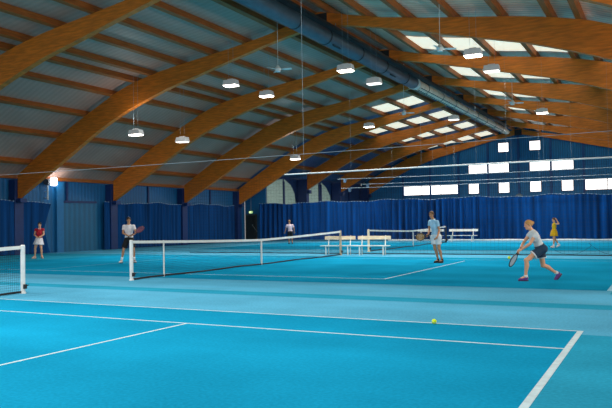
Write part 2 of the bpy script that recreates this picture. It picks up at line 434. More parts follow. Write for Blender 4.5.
b = MB(); b.bevbox((0, 0, 0), (.34, .09, .2), .015); obj('case', b, mat('sign_case', '#2e8a4a', .4, noise=.05, emit='#3fae5a', estr=.25), t)
b = MB(); b.box((0, -.05, 0), (.3, .012, .16)); obj('face', b, mat('sign_face', '#d8f0b0', .4, emit='#d6f2a6', estr=1.5), t)
b = MB(); b.bbox((.05, -.062, -.06), (.11, -.056, .06)); obj('door_symbol', b, mat('sign_green', '#1d7a3a', .5), t)
b = MB(); b.ell((-.06, -.058, .045), (.014, .005, .016)); b.tube([(-.06, -.059, .03), (-.055, -.059, -.015), (-.085, -.059, -.055)], .009); b.tube([(-.055, -.059, -.015), (-.03, -.059, -.055)], .009); b.tube([(-.1, -.059, .005), (-.06, -.059, .02), (-.025, -.059, .0)], .008)
obj('pictogram', b, mat('sign_green', '#1d7a3a', .5), t)
b = MB(); b.cone((0, 0, .1), (0, 0, 1.3), .015); b.cone((0, 0, 1.28), (0, .1, 1.28), .015); obj('conduit', b, m_cable, t)

# ------------------------------------------------------------------ floodlight at left wall
t = thing('floodlight', 'glowing white floodlight on a pale pole above left wall curtain', 'lamp', (-30.78, 27.3, 3.0))
b = MB(); b.cone((.02, 0, 0), (.02, 0, .95), .045, n=10); b.cone((-.2, 0, .45), (.02, 0, .45), .03); b.cone((-.2, 0, .1), (.02, 0, .1), .03); obj('pole', b, m_rail, t)
b = MB(); b.bevbox((.06, .1, 1.0), (.2, .4, .36), .04); b.cone((.2, -.18, 1.0), (.25, -.32, .98), .14, .17, n=14); obj('housing', b, mat('flood_case', '#3a4450', .5), t)
b = MB(); b.bevbox((.22, .26, 1.02), (.28, .34, .46), .05); obj('lens', b, mat('flood_lens', '#ffffff', .3, emit='#f2f8ff', estr=6), t)

# ------------------------------------------------------------------ round vent on end wall
t = thing('wall_vent', 'small round grey vent on end wall just above the curtain', 'vent', (-12.47, YE-.1, 3.5))
b = MB(); b.cone((0, -.12, 0), (0, -.02, 0), .36, .4, n=20); obj('rim', b, mat('vent_grey', '#6d7f90', .5, noise=.1), t)
b = MB()
for q in (-.22, -.11, 0, .11, .22): b.box((0, -.13, q), (2*math.sqrt(.34**2-q*q)*.95, .03, .04))
obj('grille', b, mat('vent_pale', '#a3b2bd', .5), t)

# ------------------------------------------------------------------ duct
t = thing('air_duct', 'long round metal air duct hanging under the ridge from near roof to end wall', 'duct', (-12.1, 12, 9.05))
b = MB(); b.tube([(0, q, 0) for q in (0, 8, 16, 24)], .335, 24); obj('near_duct', b, m_galv, t, True)
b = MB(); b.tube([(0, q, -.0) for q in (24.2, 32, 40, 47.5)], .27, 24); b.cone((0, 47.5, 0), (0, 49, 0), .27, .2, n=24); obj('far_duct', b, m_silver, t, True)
for q in (6, 10.3, 12.9, 16.2, 19.2, 22.3):
    b = MB(); b.cone((0, q-.04, 0), (0, q+.04, 0), .35, n=24); obj('band', b, m_dark, t)
b = MB(); b.cone((0, 23.85, 0), (0, 24.25, 0), .37, .33, n=24); obj('collar', b, m_white, t)
for q in range(8):
    y = 26+q*2.9
    b = MB(); b.cone((0, y-.03, 0), (0, y+.03, 0), .285, n=24); obj('band', b, m_dark, t)
for j, an in enumerate((-2.3, -1.5, -.75)):
    b = MB(); r = .275
    pts = []; rr = []
    for q in range(62):
        for e, w_ in ((0, .002), (.01, .024), (.24, .024), (.25, .002)): pts.append((r*math.cos(an), 24.7+q*.36+e, r*math.sin(an))); rr.append(w_)
    b.tube(pts, rr, 5)
    obj('slot_row', b, m_duct_dark, t)
for q in (13.6, 20.2):
    b = MB(); b.box((.335*math.cos(-1.0), q, .335*math.sin(-1.0)), (.05, .7, .12), Matrix.Rotation(1.0+PI/2, 3, 'Y')); obj('slot', b, m_duct_dark, t)
for q in (6, 13.2, 20.3, 27.4, 34.5, 41.6):
    b = MB(); b.cone((0, q+.06, .2), (-.3, q+.06, .5), .012, n=5); b.cone((0, q+.06, .2), (.3, q+.06, .5), .012, n=5); obj('hanger', b, m_cable, t)
# ridge tray beside the duct
t = thing('cable_tray', 'dark slotted cable tray running beside the round air duct under the ridge', 'tray', (-11.6, 12, 9.2))
b = MB(); b.bbox((-.12, 0, 0), (.12, 47, .03)); b.bbox((-.13, 0, 0), (-.1, 47, .1)); b.bbox((.1, 0, 0), (.13, 47, .1)); obj('tray', b, m_dark, t)
for j in range(4):
    b = MB(); b.bbox((-.11+j*.06, .1, -.03), (-.08+j*.06, 46.9, -.002)); obj('cable', b, m_dark, t)
for q in (5.8, 12.9, 20, 27.1, 34.2, 41.3):
    b = MB(); b.cone((0, q, .1), (0, q, .3), .012, n=5); obj('hanger', b, m_cable, t)

# ------------------------------------------------------------------ lamps
def roofz(x): return up(x-XR)+.2
def make_lamp(x, y, z, lit, label):
    t = thing('high_bay_lamp', label, 'lamp', (x, y, z), .05, 'high bay lamps')
    b = MB(); W = .32
    b.add([(-W, -.2, 0), (W, -.2, 0), (W, .2, 0), (-W, .2, 0), (-.28, -.16, .23), (.28, -.16, .23), (.28, .16, .23), (-.28, .16, .23)],
          [(0, 1, 5, 4), (1, 2, 6, 5), (2, 3, 7, 6), (3, 0, 4, 7), (4, 5, 6, 7), (0, 3, 2, 1)])
    b.bevbox((0, 0, .25), (.3, .2, .06), .02)
    obj('housing', b, m_house, t)
    b = MB(); b.bevbox((0, 0, -.015), (.58, .36, .05), .01); obj('lens', b, m_lens if lit else m_lensd, t)
    hz = roofz(x)-z
    b = MB(); b.cone((-.12, 0, .38), (-.12, 0, hz), .004, n=5); b.cone((.12, 0, .38), (.12, 0, hz), .004, n=5); obj('suspension', b, m_cable, t)
    return t
rows = [(-22.0, 5.75, 'left wall row'), (-16.6, 7.5, 'row left of the duct'), (-11.13, 7.5, 'row under the duct'), (-6.05, 7.45, 'right-hand row')]
ys = [24.75, 27.75, 40.4]
which = ['nearest lamp', 'middle lamp', 'farthest lamp']
lit = {(0, 0): 1, (0, 2): 1, (1, 0): 1, (1, 1): 1, (1, 2): 1, (2, 0): 1, (3, 0): 1, (3, 2): 1}
look = {1: 'glowing white', 0: 'dimmer'}
for i, (x, z, nm) in enumerate(rows):
    for j, y in enumerate(ys):
        l = lit.get((i, j), 0)
        yy = y+(.5 if i == 0 else .0)*(j == 1)
        make_lamp(x, yy, z, l, '%s hanging boxed lamp, %s of the %s' % (look[l], which[j], nm))
def point(loc, e, r=.2, col=(1, 1, 1), name='point_light'):
    L = bpy.data.lights.new(name, 'POINT'); L.energy = e; L.shadow_soft_size = r; L.color = col
    o = bpy.data.objects.new(name, L); COL.objects.link(o); o.location = loc; return o
def area(x, y, z, e, sx=.6, sy=.4, col=(1, .95, .88), rot=(0, 0, 0), name='lamp_light', spread=PI):
    L = bpy.data.lights.new(name, 'AREA'); L.shape = 'RECTANGLE'; L.size = sx; L.size_y = sy; L.energy = e; L.color = col; L.spread = spread
    o = bpy.data.objects.new(name, L); COL.objects.link(o); o.location = (x, y, z); o.rotation_euler = rot; return o
LP = 260
for i, (x, z, nm) in enumerate(rows):
    for j, y in enumerate(ys):
        area(x, y, z-.1, LP*(1.0 if lit.get((i, j)) else .6)*(.55 if i == 0 else .9))
        if i == 0: point((x, y+.05, z+.75), 36 if lit.get((i, j)) else 8, .25, (1, .95, .88), 'lamp_uplight')
    for y in (4.5, 8.5, 44, 56): area(x, y, z-.1, LP*(.9 if y > 40 else .42 if i == 0 else .72))  # added lights without fixtures, brightening the near and far floor

for y, e in ((15, 300), (21, 260), (28, 120)):      # unseen fill lights added at the right to brighten the roof
    o = area(5.3, y, 3.4, e, .5, .5, (1, .93, .84), name='roof_fill_light'); o.rotation_euler = V((-9.5, 0, 5.2)).to_track_quat('-Z', 'Y').to_euler()
# ------------------------------------------------------------------ ceiling fans
def make_fan(loc, rz, label):
    t = thing('ceiling_fan', label, 'fan', loc, rz, 'white ceiling fans')
    hz = roofz(loc[0])-loc[2]
    b = MB(); b.cone((0, 0, .05), (0, 0, hz), .008, n=6); b.cone((0, 0, hz-.12), (0, 0, hz), .03, .07, n=12); obj('rod', b, m_white, t)
    b = MB(); b.cone((0, 0, -.1), (0, 0, .02), .1, .13, n=16); b.cone((0, 0, .02), (0, 0, .14), .13, .05, n=16); obj('motor', b, m_white, t, False)
    for q in range(3):
        a = q*2*PI/3; rm = Matrix.Rotation(a, 3, 'Z')
        b = MB(); vs = [rm @ V(p) for p in ((.1, -.04, 0), (.3, -.07, .01), (.56, -.06, .01), (.57, .045, -.02), (.3, .06, -.02), (.1, .04, 0))]
        vs2 = [p+V((0, 0, -.012)) for p in vs]
        b.add(vs+vs2, [(0, 1, 2, 3, 4, 5), (11, 10, 9, 8, 7, 6)]+[(i, 6+i, 6+(i+1) % 6, (i+1) % 6) for i in range(6)]); obj('blade', b, m_white, t)
make_fan((-13.4, 23.3, 7.55), .25, 'white ceiling fan left of the duct near the hanging wire')
make_fan((-6.85, 23.3, 7.5), .5, 'white ceiling fan right of the duct between the first timber frames')
make_fan((-12.8, 36.3, 7.5), .3, 'small far ceiling fan below the duct, beside the far left lamps')
make_fan((-6.9, 36.3, 7.5), .4, 'small far ceiling fan right of the duct, against the timber frames')

# ------------------------------------------------------------------ cables, rails and divider net
def sag_line(x0, x1, y, z, sag, n=24): return [(x0+(x1-x0)*i/n, y, z-sag*4*(i/n)*(1-i/n)) for i in range(n+1)]
t = thing('hanging_cable', 'thin pale cable stretched across the hall in front of the left timber frames', 'cable', (0, 12.6, 0))
b = MB(); b.tube(sag_line(-30, 5.6, 0, 3.03, .11), .004, 5); obj('cable', b, m_cable, t)
b = MB(); b.cone((-6.66, 0, 2.92), (-6.66, 0, up(-6.66-XR)-.02), .003, n=5); obj('suspension_wire', b, m_cable, t)
DY = 28.75
t = thing('divider_net', 'fine dark divider net hung from a pale rail across the hall behind the nearer players', 'net', (0, DY, 0))
b = MB(); b.tube([(-16.25, 0, 3.81), (-9, 0, 3.815), (6, 0, 3.79)], .034, 8); obj('rail', b, m_rail, t)
for x in (-15.2, -12.75, -9.4, -8.25, -7.0, -5.75, -4.3, -1.9):
    b = MB(); b.cone((x, 0, 3.83), (x, 0, up(x-XR)-.02), .002, n=4); obj('suspension_wire', b, m_cable, t)
nb = MB()
x = -22
while x < 6: nb.cone((x, 0, .04), (x, 0, 3.78), .0022, n=3, cap=False); x += .16
z = .2
while z < 3.78: nb.cone((-22, 0, z), (6, 0, z), .0022, n=3, cap=False); z += .16
obj('mesh', nb, m_net, t)
b = MB(); pts = [(-22+28*i/120, .05*math.sin(i*.5)+.04*math.sin(i*.13), .035) for i in range(121)]
b.tube(pts, .02, 6); obj('hem_rope', b, m_net, t)
for x0, x1, h in ((-4.2, -2.6, .35), (-2.7, -.9, .45), (-1.2, 1.0, .4)):   # slack folds of the net near the floor
    b = MB(); b.tube([(x0+(x1-x0)*i/14, -.02, .06+h*(2*i/14-1)**2) for i in range(15)], .005, 5); obj('fold', b, m_net, t)
CY = 45.9
for CY, z0, x0, sg, r, lab in ((46.0, 4.64, -21.5, .1, .02, 'upper of three pale cables strung before the end wall windows'), (45.75, 4.17, -19.5, .07, .016, 'middle of three pale cables strung before the end wall windows'), (45.5, 3.92, -21, .06, .016, 'lowest of three pale cables strung before the end wall windows')):
    t = thing('hanging_cable', lab, 'cable', (0, CY, 0))
    b = MB(); b.tube(sag_line(x0, 6.1, 0, z0, sg), r, 6); obj('cable', b, m_cable, t)
    for x in ((-17.2, -14.2, -8.9, -5.2) if z0 > 4.5 else (-12.6, -7.1)):
        b = MB(); b.cone((x, 0, z0), (x, 0, up(x-XR)-.02), .0025, n=4); obj('suspension_wire', b, m_cable, t)
    for x in ((-20.9,) if z0 > 4.5 else (-19.0,) if z0 > 4.1 else (-20.3,)):
        b = MB(); b.bevbox((x, 0, z0-.14), (.22, .1, .3), .03); b.cone((x, -.07, z0-.1), (x, .07, z0-.1), .07, n=10); obj('pulley', b, mat('pulley_blue', '#3f5f7a', .4, metal=.4), t)

# ------------------------------------------------------------------ tennis nets
def tennis_net(label, y0, y1, postm, rad, stick=0):
    t = thing('tennis_net', label, 'net', (XN, y0, 0)); L = y1-y0
    def top(y): q = abs(2*y/L-1); return .914+(1.07-.914)*(q**1.25)
    for y, m in ((0, postm[0]), (L, postm[1])):
        b = MB(); b.cone((0, y, 0), (0, y, 1.08), rad, n=14); b.cone((0, y, 1.08), (0, y, 1.1), rad*1.05, rad*.7, n=14); b.cone((0, y, 0), (0, y, .03), rad*1.35, n=14)
        p = obj('post', b, m, t)
        b = MB(); b.box((rad+.02, y, .16), (.06, .06, .1)); b.cone((rad+.05, y, .16), (rad+.08, y+.05, .2), .01, n=6); obj('winder', b, m_dark, p)
    nm = MB(); yy = .1
    while yy < L-.08: nm.cone((0, yy, .05), (0, yy, top(yy)), .0022, n=3, cap=False); yy += .05
    for i in range(20):
        nm.tube([(0, .08+(L-.16)*j/16, .05+(top(.08+(L-.16)*j/16)-.05)*i/19) for j in range(17)], .0022, 3)
    obj('netting', nm, m_net, t)
    b = MB(); vs = []; n = 24
    pts = [(.02+(L-.04)*j/n) for j in range(n+1)]
    lo = [(y, top(y)-.065) for y in pts]; hi = [(y, top(y)+.012) for y in pts]
    for j in range(n):
        (a, za), (c, zc) = lo[j], lo[j+1]; (_, ha), (_, hc) = hi[j], hi[j+1]
        b.add([(-.015, a, za), (.015, a, za), (.015, a, ha), (-.015, a, ha), (-.015, c, zc), (.015, c, zc), (.015, c, hc), (-.015, c, hc)], [(0, 1, 5, 4), (1, 2, 6, 5), (2, 3, 7, 6), (3, 0, 4, 7)])
    obj('headband', b, m_white, t)
    b = MB(); b.bbox((-.02, L/2-.03, .0), (.02, L/2+.03, .925)); obj('center_strap', b, m_white, t)
    if stick:
        b = MB(); b.cone((0, stick, 0), (0, stick, top(stick)+.02), .022, n=8); obj('singles_stick', b, m_white, t)
    b = MB(); b.tube([(0, .06+(L-.12)*j/20, .03+.012*math.sin(j)) for j in range(21)], .025, 6); obj('bottom_rope', b, m_net, t)
    return t
tennis_net('white-topped tennis net of the nearest court, cut by the left picture edge', 10.75-13.53, 10.75, (m_postw, m_postw), .05)
tennis_net('long tennis net of the middle court, running from the white post towards the benches', 14.304, 27.83, (m_postw, m_rust), .05, 1.36)
tennis_net('small far tennis net behind the benches and the man in light blue', 31.1, 44.4, (m_cream, m_dark), .055)

# ------------------------------------------------------------------ benches
def bench(label, loc, L, back, seatm, yaw=0, group='slatted benches'):
    t = thing('bench', label, 'bench', loc, yaw, group)
    b = MB(); b.bevbox((0, .18, .76), (L, .04, .16), .012); obj('backrest', b, back, t)
    b = MB()
    for y in (-.2, -.07, .06): b.bevbox((-.05, y, .41), (L+.1, .11, .035), .01)
    obj('seat', b, seatm, t)
    for sx in (-L*.38, L*.33):
        b = MB(); b.bbox((sx-.025, -.22, 0), (sx+.025, -.17, .395)); obj('leg', b, m_white, t)
        b = MB(); b.tube([(sx+.02, .1, 0), (sx+.02, .1, .42), (sx+.02, .2, .86)], .025, 8); obj('leg', b, m_white, t)
        b = MB(); b.bbox((sx-.02, -.2, .355), (sx+.02, .12, .39)); obj('seat_rail', b, m_white, t)
    return t
YB = 28.15
bench('left of two pale wooden backed benches beyond the middle net post', (-13.15, YB, 0), 1.47, m_cream, m_white, .1)
bench('right of two pale wooden backed benches beyond the middle net post', (-11.52, YB+.1, 0), 1.52, m_cream, m_white, .1)
bench('white backed bench in front of the far curtain, right of the man in light blue', (-12.3, 46.3, 0), 2.0, m_white, m_white, 0)
bench('white backed bench half hidden behind the man in light blue', (-14.6, 46.3, 0), 1.9, m_white, m_white, 0)

# ------------------------------------------------------------------ balls
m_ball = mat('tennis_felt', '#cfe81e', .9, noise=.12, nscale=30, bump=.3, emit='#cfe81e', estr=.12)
def ball(loc, label):
    t = thing('tennis_ball', label, 'ball', loc, 0, 'yellow tennis balls')
    b = MB(); b.ell((0, 0, 0), (.036,)*3, None, 20, 12); obj('felt', b, m_ball, t, True)
    b = MB(); b.tube([((.0363)*math.cos(a)*math.cos(.45*math.sin(2*a)), .0363*math.sin(a)*math.cos(.45*math.sin(2*a)), .0363*math.sin(.45*math.sin(2*a))) for a in [2*PI*i/40 for i in range(41)]], .0022, 5); obj('seam', b, m_white, t)
    return t

# ------------------------------------------------------------------ people
def remesh(mb, name, m, voxel, parent, smooth_it=4):
    me = mb.mesh(name+'_src', m); o = link(name, me, parent)
    md = o.modifiers.new('r', 'REMESH'); md.mode = 'VOXEL'; md.voxel_size = voxel; md.use_smooth_shade = True
    sm = o.modifiers.new('s', 'SMOOTH'); sm.iterations = smooth_it; sm.factor = .5
    dg = bpy.context.evaluated_depsgraph_get(); dg.update()
    me2 = bpy.data.meshes.new_from_object(o.evaluated_get(dg)); me2.name = name
    o.modifiers.clear(); o.data = me2; bpy.data.meshes.remove(me)
    if not me2.materials: me2.materials.append(m)
    me2.polygons.foreach_set('use_smooth', [True]*len(me2.polygons))
    return o
def basis(fwd, upv=V((0, 0, 1))):
    f = V(fwd).normalized(); u = V(upv); s = f.cross(u).normalized(); u = s.cross(f)
    return Matrix((s, f, u)).transposed()       # columns: side(right), forward, up
def hand(mb, wrist, direction, palm, curl, k, side):
    """palm plus four curled fingers and a thumb leaving the palm's side"""
    d = V(direction).normalized(); n = V(palm); n = (n-d*n.dot(d)).normalized(); s = d.cross(n)*side
    w = V(wrist)
    mb.ell(w+d*.05*k, (.04*k, .052*k, .018*k), Matrix((s, d, n)).transposed())
    for i, (off, ln) in enumerate(((.027, .040), (.009, .046), (-.009, .043), (-.026, .033))):
        p = w+d*.088*k+s*off*k
        a = curl; p1 = p+(d*math.cos(a*.5)+n*math.sin(a*.5))*ln*k
        p2 = p1+(d*math.cos(a*1.35)+n*math.sin(a*1.35))*ln*.75*k
        p3 = p2+(d*math.cos(a*1.9)+n*math.sin(a*1.9))*ln*.5*k
        mb.cap(p-d*.02*k, p1, .0098*k, .009*k, 8); mb.cap(p1, p2, .009*k, .0083*k, 8); mb.cap(p2, p3, .0083*k, .0075*k, 8)
    t0 = w+d*.03*k+s*.03*k; t1 = t0+(d*.6+s*.7+n*.35).normalized()*.04*k; t2 = t1+(d*.8+s*.1+n*.6).normalized()*.03*k
    mb.cap(t0, t1, .0125*k, .0105*k, 8); mb.cap(t1, t2, .0105*k, .0085*k, 8)

def person(label, loc, rz, J, spec):
    """J: joint positions in local metres (x right, y away, z up); builds one continuous body and its clothes"""
    t = thing('person', label, 'person', loc, rz)
    J = {a: V(b) for a, b in J.items()}; k = spec.get('k', 1.0); fem = spec.get('fem', 0)
    skin = mat('skin_'+spec.get('tone', 'a'), {'a': '#dba27e', 'b': '#c08862', 'c': '#dca480'}[spec.get('tone', 'a')], .55, noise=.08, nscale=6)
    pel, ch, nk = J['pel'], J['chest'], J['neck']
    tb = basis(spec['torso'], (nk-pel)); hb = basis(spec['pelf'], (ch-pel))
    ax = lambda b: Matrix((b.col[0], b.col[1], b.col[2])).transposed()
    def torso(mb, g=0., lowcut=0):
        sl = spec.get('slim', 1); sw = (.165 if fem else .185)*k*sl
        mb.ell(ch+(nk-ch)*.1, (sw*.88+g, .105*k+g, .2*k+g*.6), ax(tb))
        mid = (pel+ch)*.5
        mb.ell(mid, ((.125 if fem else .145)*k*sl+g, .095*k*sl+g, .18*k+g), ax(hb))
        for sd in ('L', 'R'):
            mb.cap(ch+(nk-ch)*.45, J['sh'+sd]-(J['sh'+sd]-nk)*.12, .064*k+g*.7, .05*k+g*.6)
        for sd in ('L', 'R'): mb.cap(nk-(nk-ch)*.06, nk-(nk-ch)*.1+(J['sh'+sd]-nk)*.6, .05*k+g*.5, .046*k+g*.5)
        mb.cap(ch, nk-(nk-ch)*.1, .09*k+g*.6, .06*k+g*.5)
        if fem and not spec.get('flat'):
            for s_ in (-1, 1): mb.ell(ch+tb.col[0]*.068*k*s_+tb.col[1]*.075*k-tb.col[2]*.03*k, (.058*k+g, .05*k+g, .058*k+g), ax(tb))
    def hips(mb, g=0.):
        mb.ell(pel+(ch-pel)*.04, ((.165 if fem else .155)*k+g, .112*k+g, .115*k+g), ax(hb))
        for sd in ('L', 'R'): mb.ell(J['hip'+sd]-hb.col[1]*.03*k, (.085*k+g, .1*k+g, .1*k+g), ax(hb))
    # body
    b = MB(); torso(b); hips(b)
    hd = J['head']; hf = basis(spec['face'], spec.get('headup', (0, 0, 1)))
    H = lambda x, y, z: hd+(hf.col[0]*x+hf.col[1]*y+hf.col[2]*z)*k
    b.cap(nk-(nk-ch)*.12, hd-hf.col[2]*.05*k-hf.col[1]*.012*k, .058*k, .052*k)
    b.ell(H(0, -.008, .03), (.074*k, .093*k, .09*k), ax(hf)); b.ell(H(0, .02, -.045), (.056*k, .066*k, .072*k), ax(hf))
    b.ell(H(0, .055, -.088), (.03*k, .028*k, .024*k), ax(hf))
    b.cap(H(0, .088, .012), H(0, .105, -.022), .009*k, .015*k, 8)
    b.ell(H(0, .082, .035), (.048*k, .014*k, .012*k), ax(hf))
    b.ell(H(0, .078, -.058), (.024*k, .014*k, .012*k), ax(hf))
    for s_ in (-1, 1):
        b.ell(H(.075*s_, -.008, -.005), (.012*k, .02*k, .032*k), ax(hf)); b.ell(H(.04*s_, .066, -.018), (.022*k, .02*k, .02*k), ax(hf))
    for sd, s_ in (('L', -1), ('R', 1)):
        sh, el, wr = J['sh'+sd], J['el'+sd], J['wr'+sd]
        b.cap(sh, sh+(el-sh)*.45, .045*k, .045*k); b.cap(sh+(el-sh)*.45, el, .046*k, .036*k)
        b.cap(el, el+(wr-el)*.3, .037*k, .039*k); b.cap(el+(wr-el)*.3, wr, .039*k, .026*k)
        hdir, pn, cu = spec.get('hand'+sd, ((wr-el), (0, 1, 0), .5))
        hand(b, wr+(V(hdir).normalized())*.005, hdir, pn, cu, k*1.02, s_)
        hp, kn, an, to = J['hip'+sd], J['kn'+sd], J['an'+sd], J['to'+sd]
        b.cap(hp, hp+(kn-hp)*.45, .088*k, .074*k); b.cap(hp+(kn-hp)*.45, kn, .074*k, .054*k)
        kd = (kn-hp).normalized(); sdv = (an-kn).normalized(); bend = (kd-sdv); 
        back = -V(spec.get('knee'+sd, spec['pelf'])).normalized()
        b.ell(kn-back*.012*k, (.05*k, .05*k, .056*k)); 
        b.cap(kn, kn+(an-kn)*.3+back*.018*k, .05*k, .057*k); b.cap(kn+(an-kn)*.3+back*.018*k, kn+(an-kn)*.7, .057*k, .038*k); b.cap(kn+(an-kn)*.7, an, .038*k, .032*k)
        b.cap(an, an+(to-an)*.6, .036*k, .03*k); b.ell(an-(to-an)*.15+V((0, 0, -.03*k)), (.034*k,)*3)
    remesh(b, 'body', skin, .0085, t, 3)
    # face details
    for s_ in (-1, 1):
        e = MB(); e.ell(H(.031*s_, .083, .012), (.012*k, .007*k, .007*k), ax(hf), 10, 6); obj('eye', e, mat('eye_dark', '#241a16', .3), t, True)
    e = MB(); e.ell(H(0, .0905, -.058), (.023*k, .006*k, .006*k), ax(hf), 10, 6); obj('mouth', e, mat('lips', '#9c4a42', .5), t, True)
    # hair
    h = MB(); g = .012*k
    hm = mat('hair_'+spec['hair'], spec['hair'], .6, noise=.3, nscale=40)
    n, m_ = 22, 12; vs = []
    for i in range(m_+1):
        th = PI*.68*i/m_
        for j in range(n):
            ph = 2*PI*j/n; front = max(0, math.sin(ph))
            tt = th*(1-.42*front**1.5)
            r = 1+.03*math.sin(7*ph+3*i)
            vs.append(H((.074*k+g)*math.sin(tt)*math.cos(ph)*r/k, -.012+(.094*k+g)*math.sin(tt)*math.sin(ph)*r/k, .032+(.09*k+g)*math.cos(tt)/k))
    h.add(vs, [(i*n+j, (i+1)*n+j, (i+1)*n+(j+1) % n, i*n+(j+1) % n) for i in range(m_) for j in range(n)])
    ho = obj('hair', h, hm, t, True); md = ho.modifiers.new('th', 'SOLIDIFY'); md.thickness = .012; md.offset = -1
    if spec.get('tail'):
        q = MB(); a = H(0, -.1, .05)
        q.tube([a, a+hf.col[1]*-.05*k+hf.col[2]*.01, a-hf.col[1]*.085*k-hf.col[2]*.06, a-hf.col[1]*.07*k-hf.col[2]*spec['tail']], [.03*k, .036*k, .032*k, .012*k], 8); obj('ponytail', q, hm, t, True)
        if spec.get('tie'):
            q = MB(); q.ell(a-hf.col[1]*.01, (.036*k, .02*k, .036*k), ax(hf)); obj('hair_tie', q, mat('tie', spec['tie'], .5), t, True)
    if spec.get('bun'):
        q = MB(); q.ell(H(0, -.115, .045), (.045*k, .04*k, .045*k), ax(hf)); obj('hair_bun', q, hm, t, True)
    # shirt
    sm = mat('shirt_'+spec['shirt'], spec['shirt'], .8, noise=.1, nscale=9, bump=.3, bscale=14)
    b = MB(); torso(b, .013*k)
    b.ell(pel+(ch-pel)*.26, ((.15 if fem else .163)*k+.01, .115*k, .1*k), ax(hb))
    for sd in ('L', 'R'):
        sh, el = J['sh'+sd], J['el'+sd]; f = spec.get('sleeve', .5)
        b.cap(ch+(nk-ch)*.4, sh, .07*k, .0615*k)
        if f: b.cone(sh, sh+(el-sh)*f, .0605*k, .061*k, 16)
    remesh(b, 'shirt', sm, .012, t, 3)
    if spec.get('collar'):
        q = MB(); up_ = (nk-ch).normalized(); c0 = nk-up_*.012*k
        for s0 in (0,):
            pts = [c0+(tb.col[0]*math.cos(a)+tb.col[1]*math.sin(a))*.072*k+up_*(.02-.025*max(0, math.sin(a)))*k for a in [PI*.56+2*PI*.94*i/16 for i in range(17)]]
            q.tube(pts, .014*k, 6)
        obj('collar', q, mat('collar_'+spec['collar'], spec['collar'], .8), t, True)
    # shorts or skirt
    pm = mat('bottom_'+spec['bottom'], spec['bottom'], .8, noise=.12, nscale=9, bump=.3, bscale=14)
    fr = spec['blen']
    if spec.get('skirt'):
        b = MB(); n = 28; vs = []
        hemc = pel-hb.col[2]*fr
        for i in range(7):
            q = i/6; c = (pel+hb.col[2]*.12*k)*(1-q)+hemc*q
            for j in range(n):
                a = 2*PI*j/n; fl_ = 1+.05*q*math.sin(7*a)
                rx = (.15+q*spec['skirt'])*k*fl_; ry = (.125+min(1, q*3)*.03+q*spec['skirt']*.8)*k*fl_
                vs.append(c+hb.col[0]*rx*math.cos(a)+hb.col[1]*ry*math.sin(a))
        b.add(vs, [(i*n+j, (i+1)*n+j, (i+1)*n+(j+1) % n, i*n+(j+1) % n) for i in range(6) for j in range(n)])
        o = obj('skirt', b, pm, t, True); md = o.modifiers.new('th', 'SOLIDIFY'); md.thickness = .012
    else:
        b = MB(); hips(b, .02*k); b.ell(pel+(ch-pel)*.2, ((.15)*k, .115*k, .09*k), ax(hb))
        for sd in ('L', 'R'):
            hp, kn = J['hip'+sd], J['kn'+sd]; b.cap(hp, hp+(kn-hp)*.3, .108*k, .107*k); b.cone(hp+(kn-hp)*.2, hp+(kn-hp)*fr, .106*k, spec.get('wide', .1)*k, 18)
        remesh(b, 'shorts', pm, .012, t, 2)
        if spec.get('trim'):
            for sd in ('L', 'R'):
                hp, kn = J['hip'+sd], J['kn'+sd]; c = hp+(kn-hp)*fr; q = MB(); q.cone(c-(kn-hp)*.015, c+(kn-hp)*.03, spec.get('wide', .1)*k+.003, spec.get('wide', .1)*k+.003, 20); obj('hem', q, mat('hem_trim', spec['trim'], .8), t)
    # shoes and socks
    for sd in ('L', 'R'):
        an, to = J['an'+sd], J['to'+sd]; kn = J['kn'+sd]
        f = (to-an); upv = V(spec.get('footup'+sd, (0, 0, 1)))
        f = (f-upv.normalized()*f.dot(upv.normalized())).normalized(); fb = basis(f, upv); A = ax(fb); u = fb.col[2]
        heel = an-f*.045*k-u*.055*k; tip = heel+f*.235*k
        b = MB(); b.ell(an-u*.03*k, (.046*k, .06*k, .06*k), A); b.cap(heel+f*.045*k-u*.0*k, heel+f*.12*k, .046*k, .045*k); b.cap(heel+f*.12*k, tip-f*.035*k-u*.008*k, .045*k, .034*k)
        so = remesh(b, 'shoe', mat('shoe_'+spec['shoe'], spec['shoe'], .6, noise=.15, nscale=20), .009, t, 3)
        q = MB(); n = 18; vs = []
        for zz in (0, 1):
            for j in range(n):
                a = 2*PI*j/n; c = heel+f*.108*k; wx = .047*k*(1-.12*math.sin(a)**2)
                vs.append(c+fb.col[0]*wx*math.cos(a)+f*.13*k*math.sin(a)-u*(.05-.026*zz)*k)
        q.add(vs, [tuple(range(n-1, -1, -1)), tuple(range(n, 2*n))]+[(j, (j+1) % n, n+(j+1) % n, n+j) for j in range(n)])
        obj('sole', q, mat('sole_'+spec.get('sole', '#e8e8e8'), spec.get('sole', '#e8e8e8'), .6), so)
        if spec.get('sock'):
            b = MB(); b.cone(an-(kn-an).normalized()*.02, an+(kn-an).normalized()*spec.get('sockh', .1), .042*k, .047*k, 14); obj('sock', b, mat('sock_'+spec['sock'], spec['sock'], .8, noise=.05), t, True)
    return t

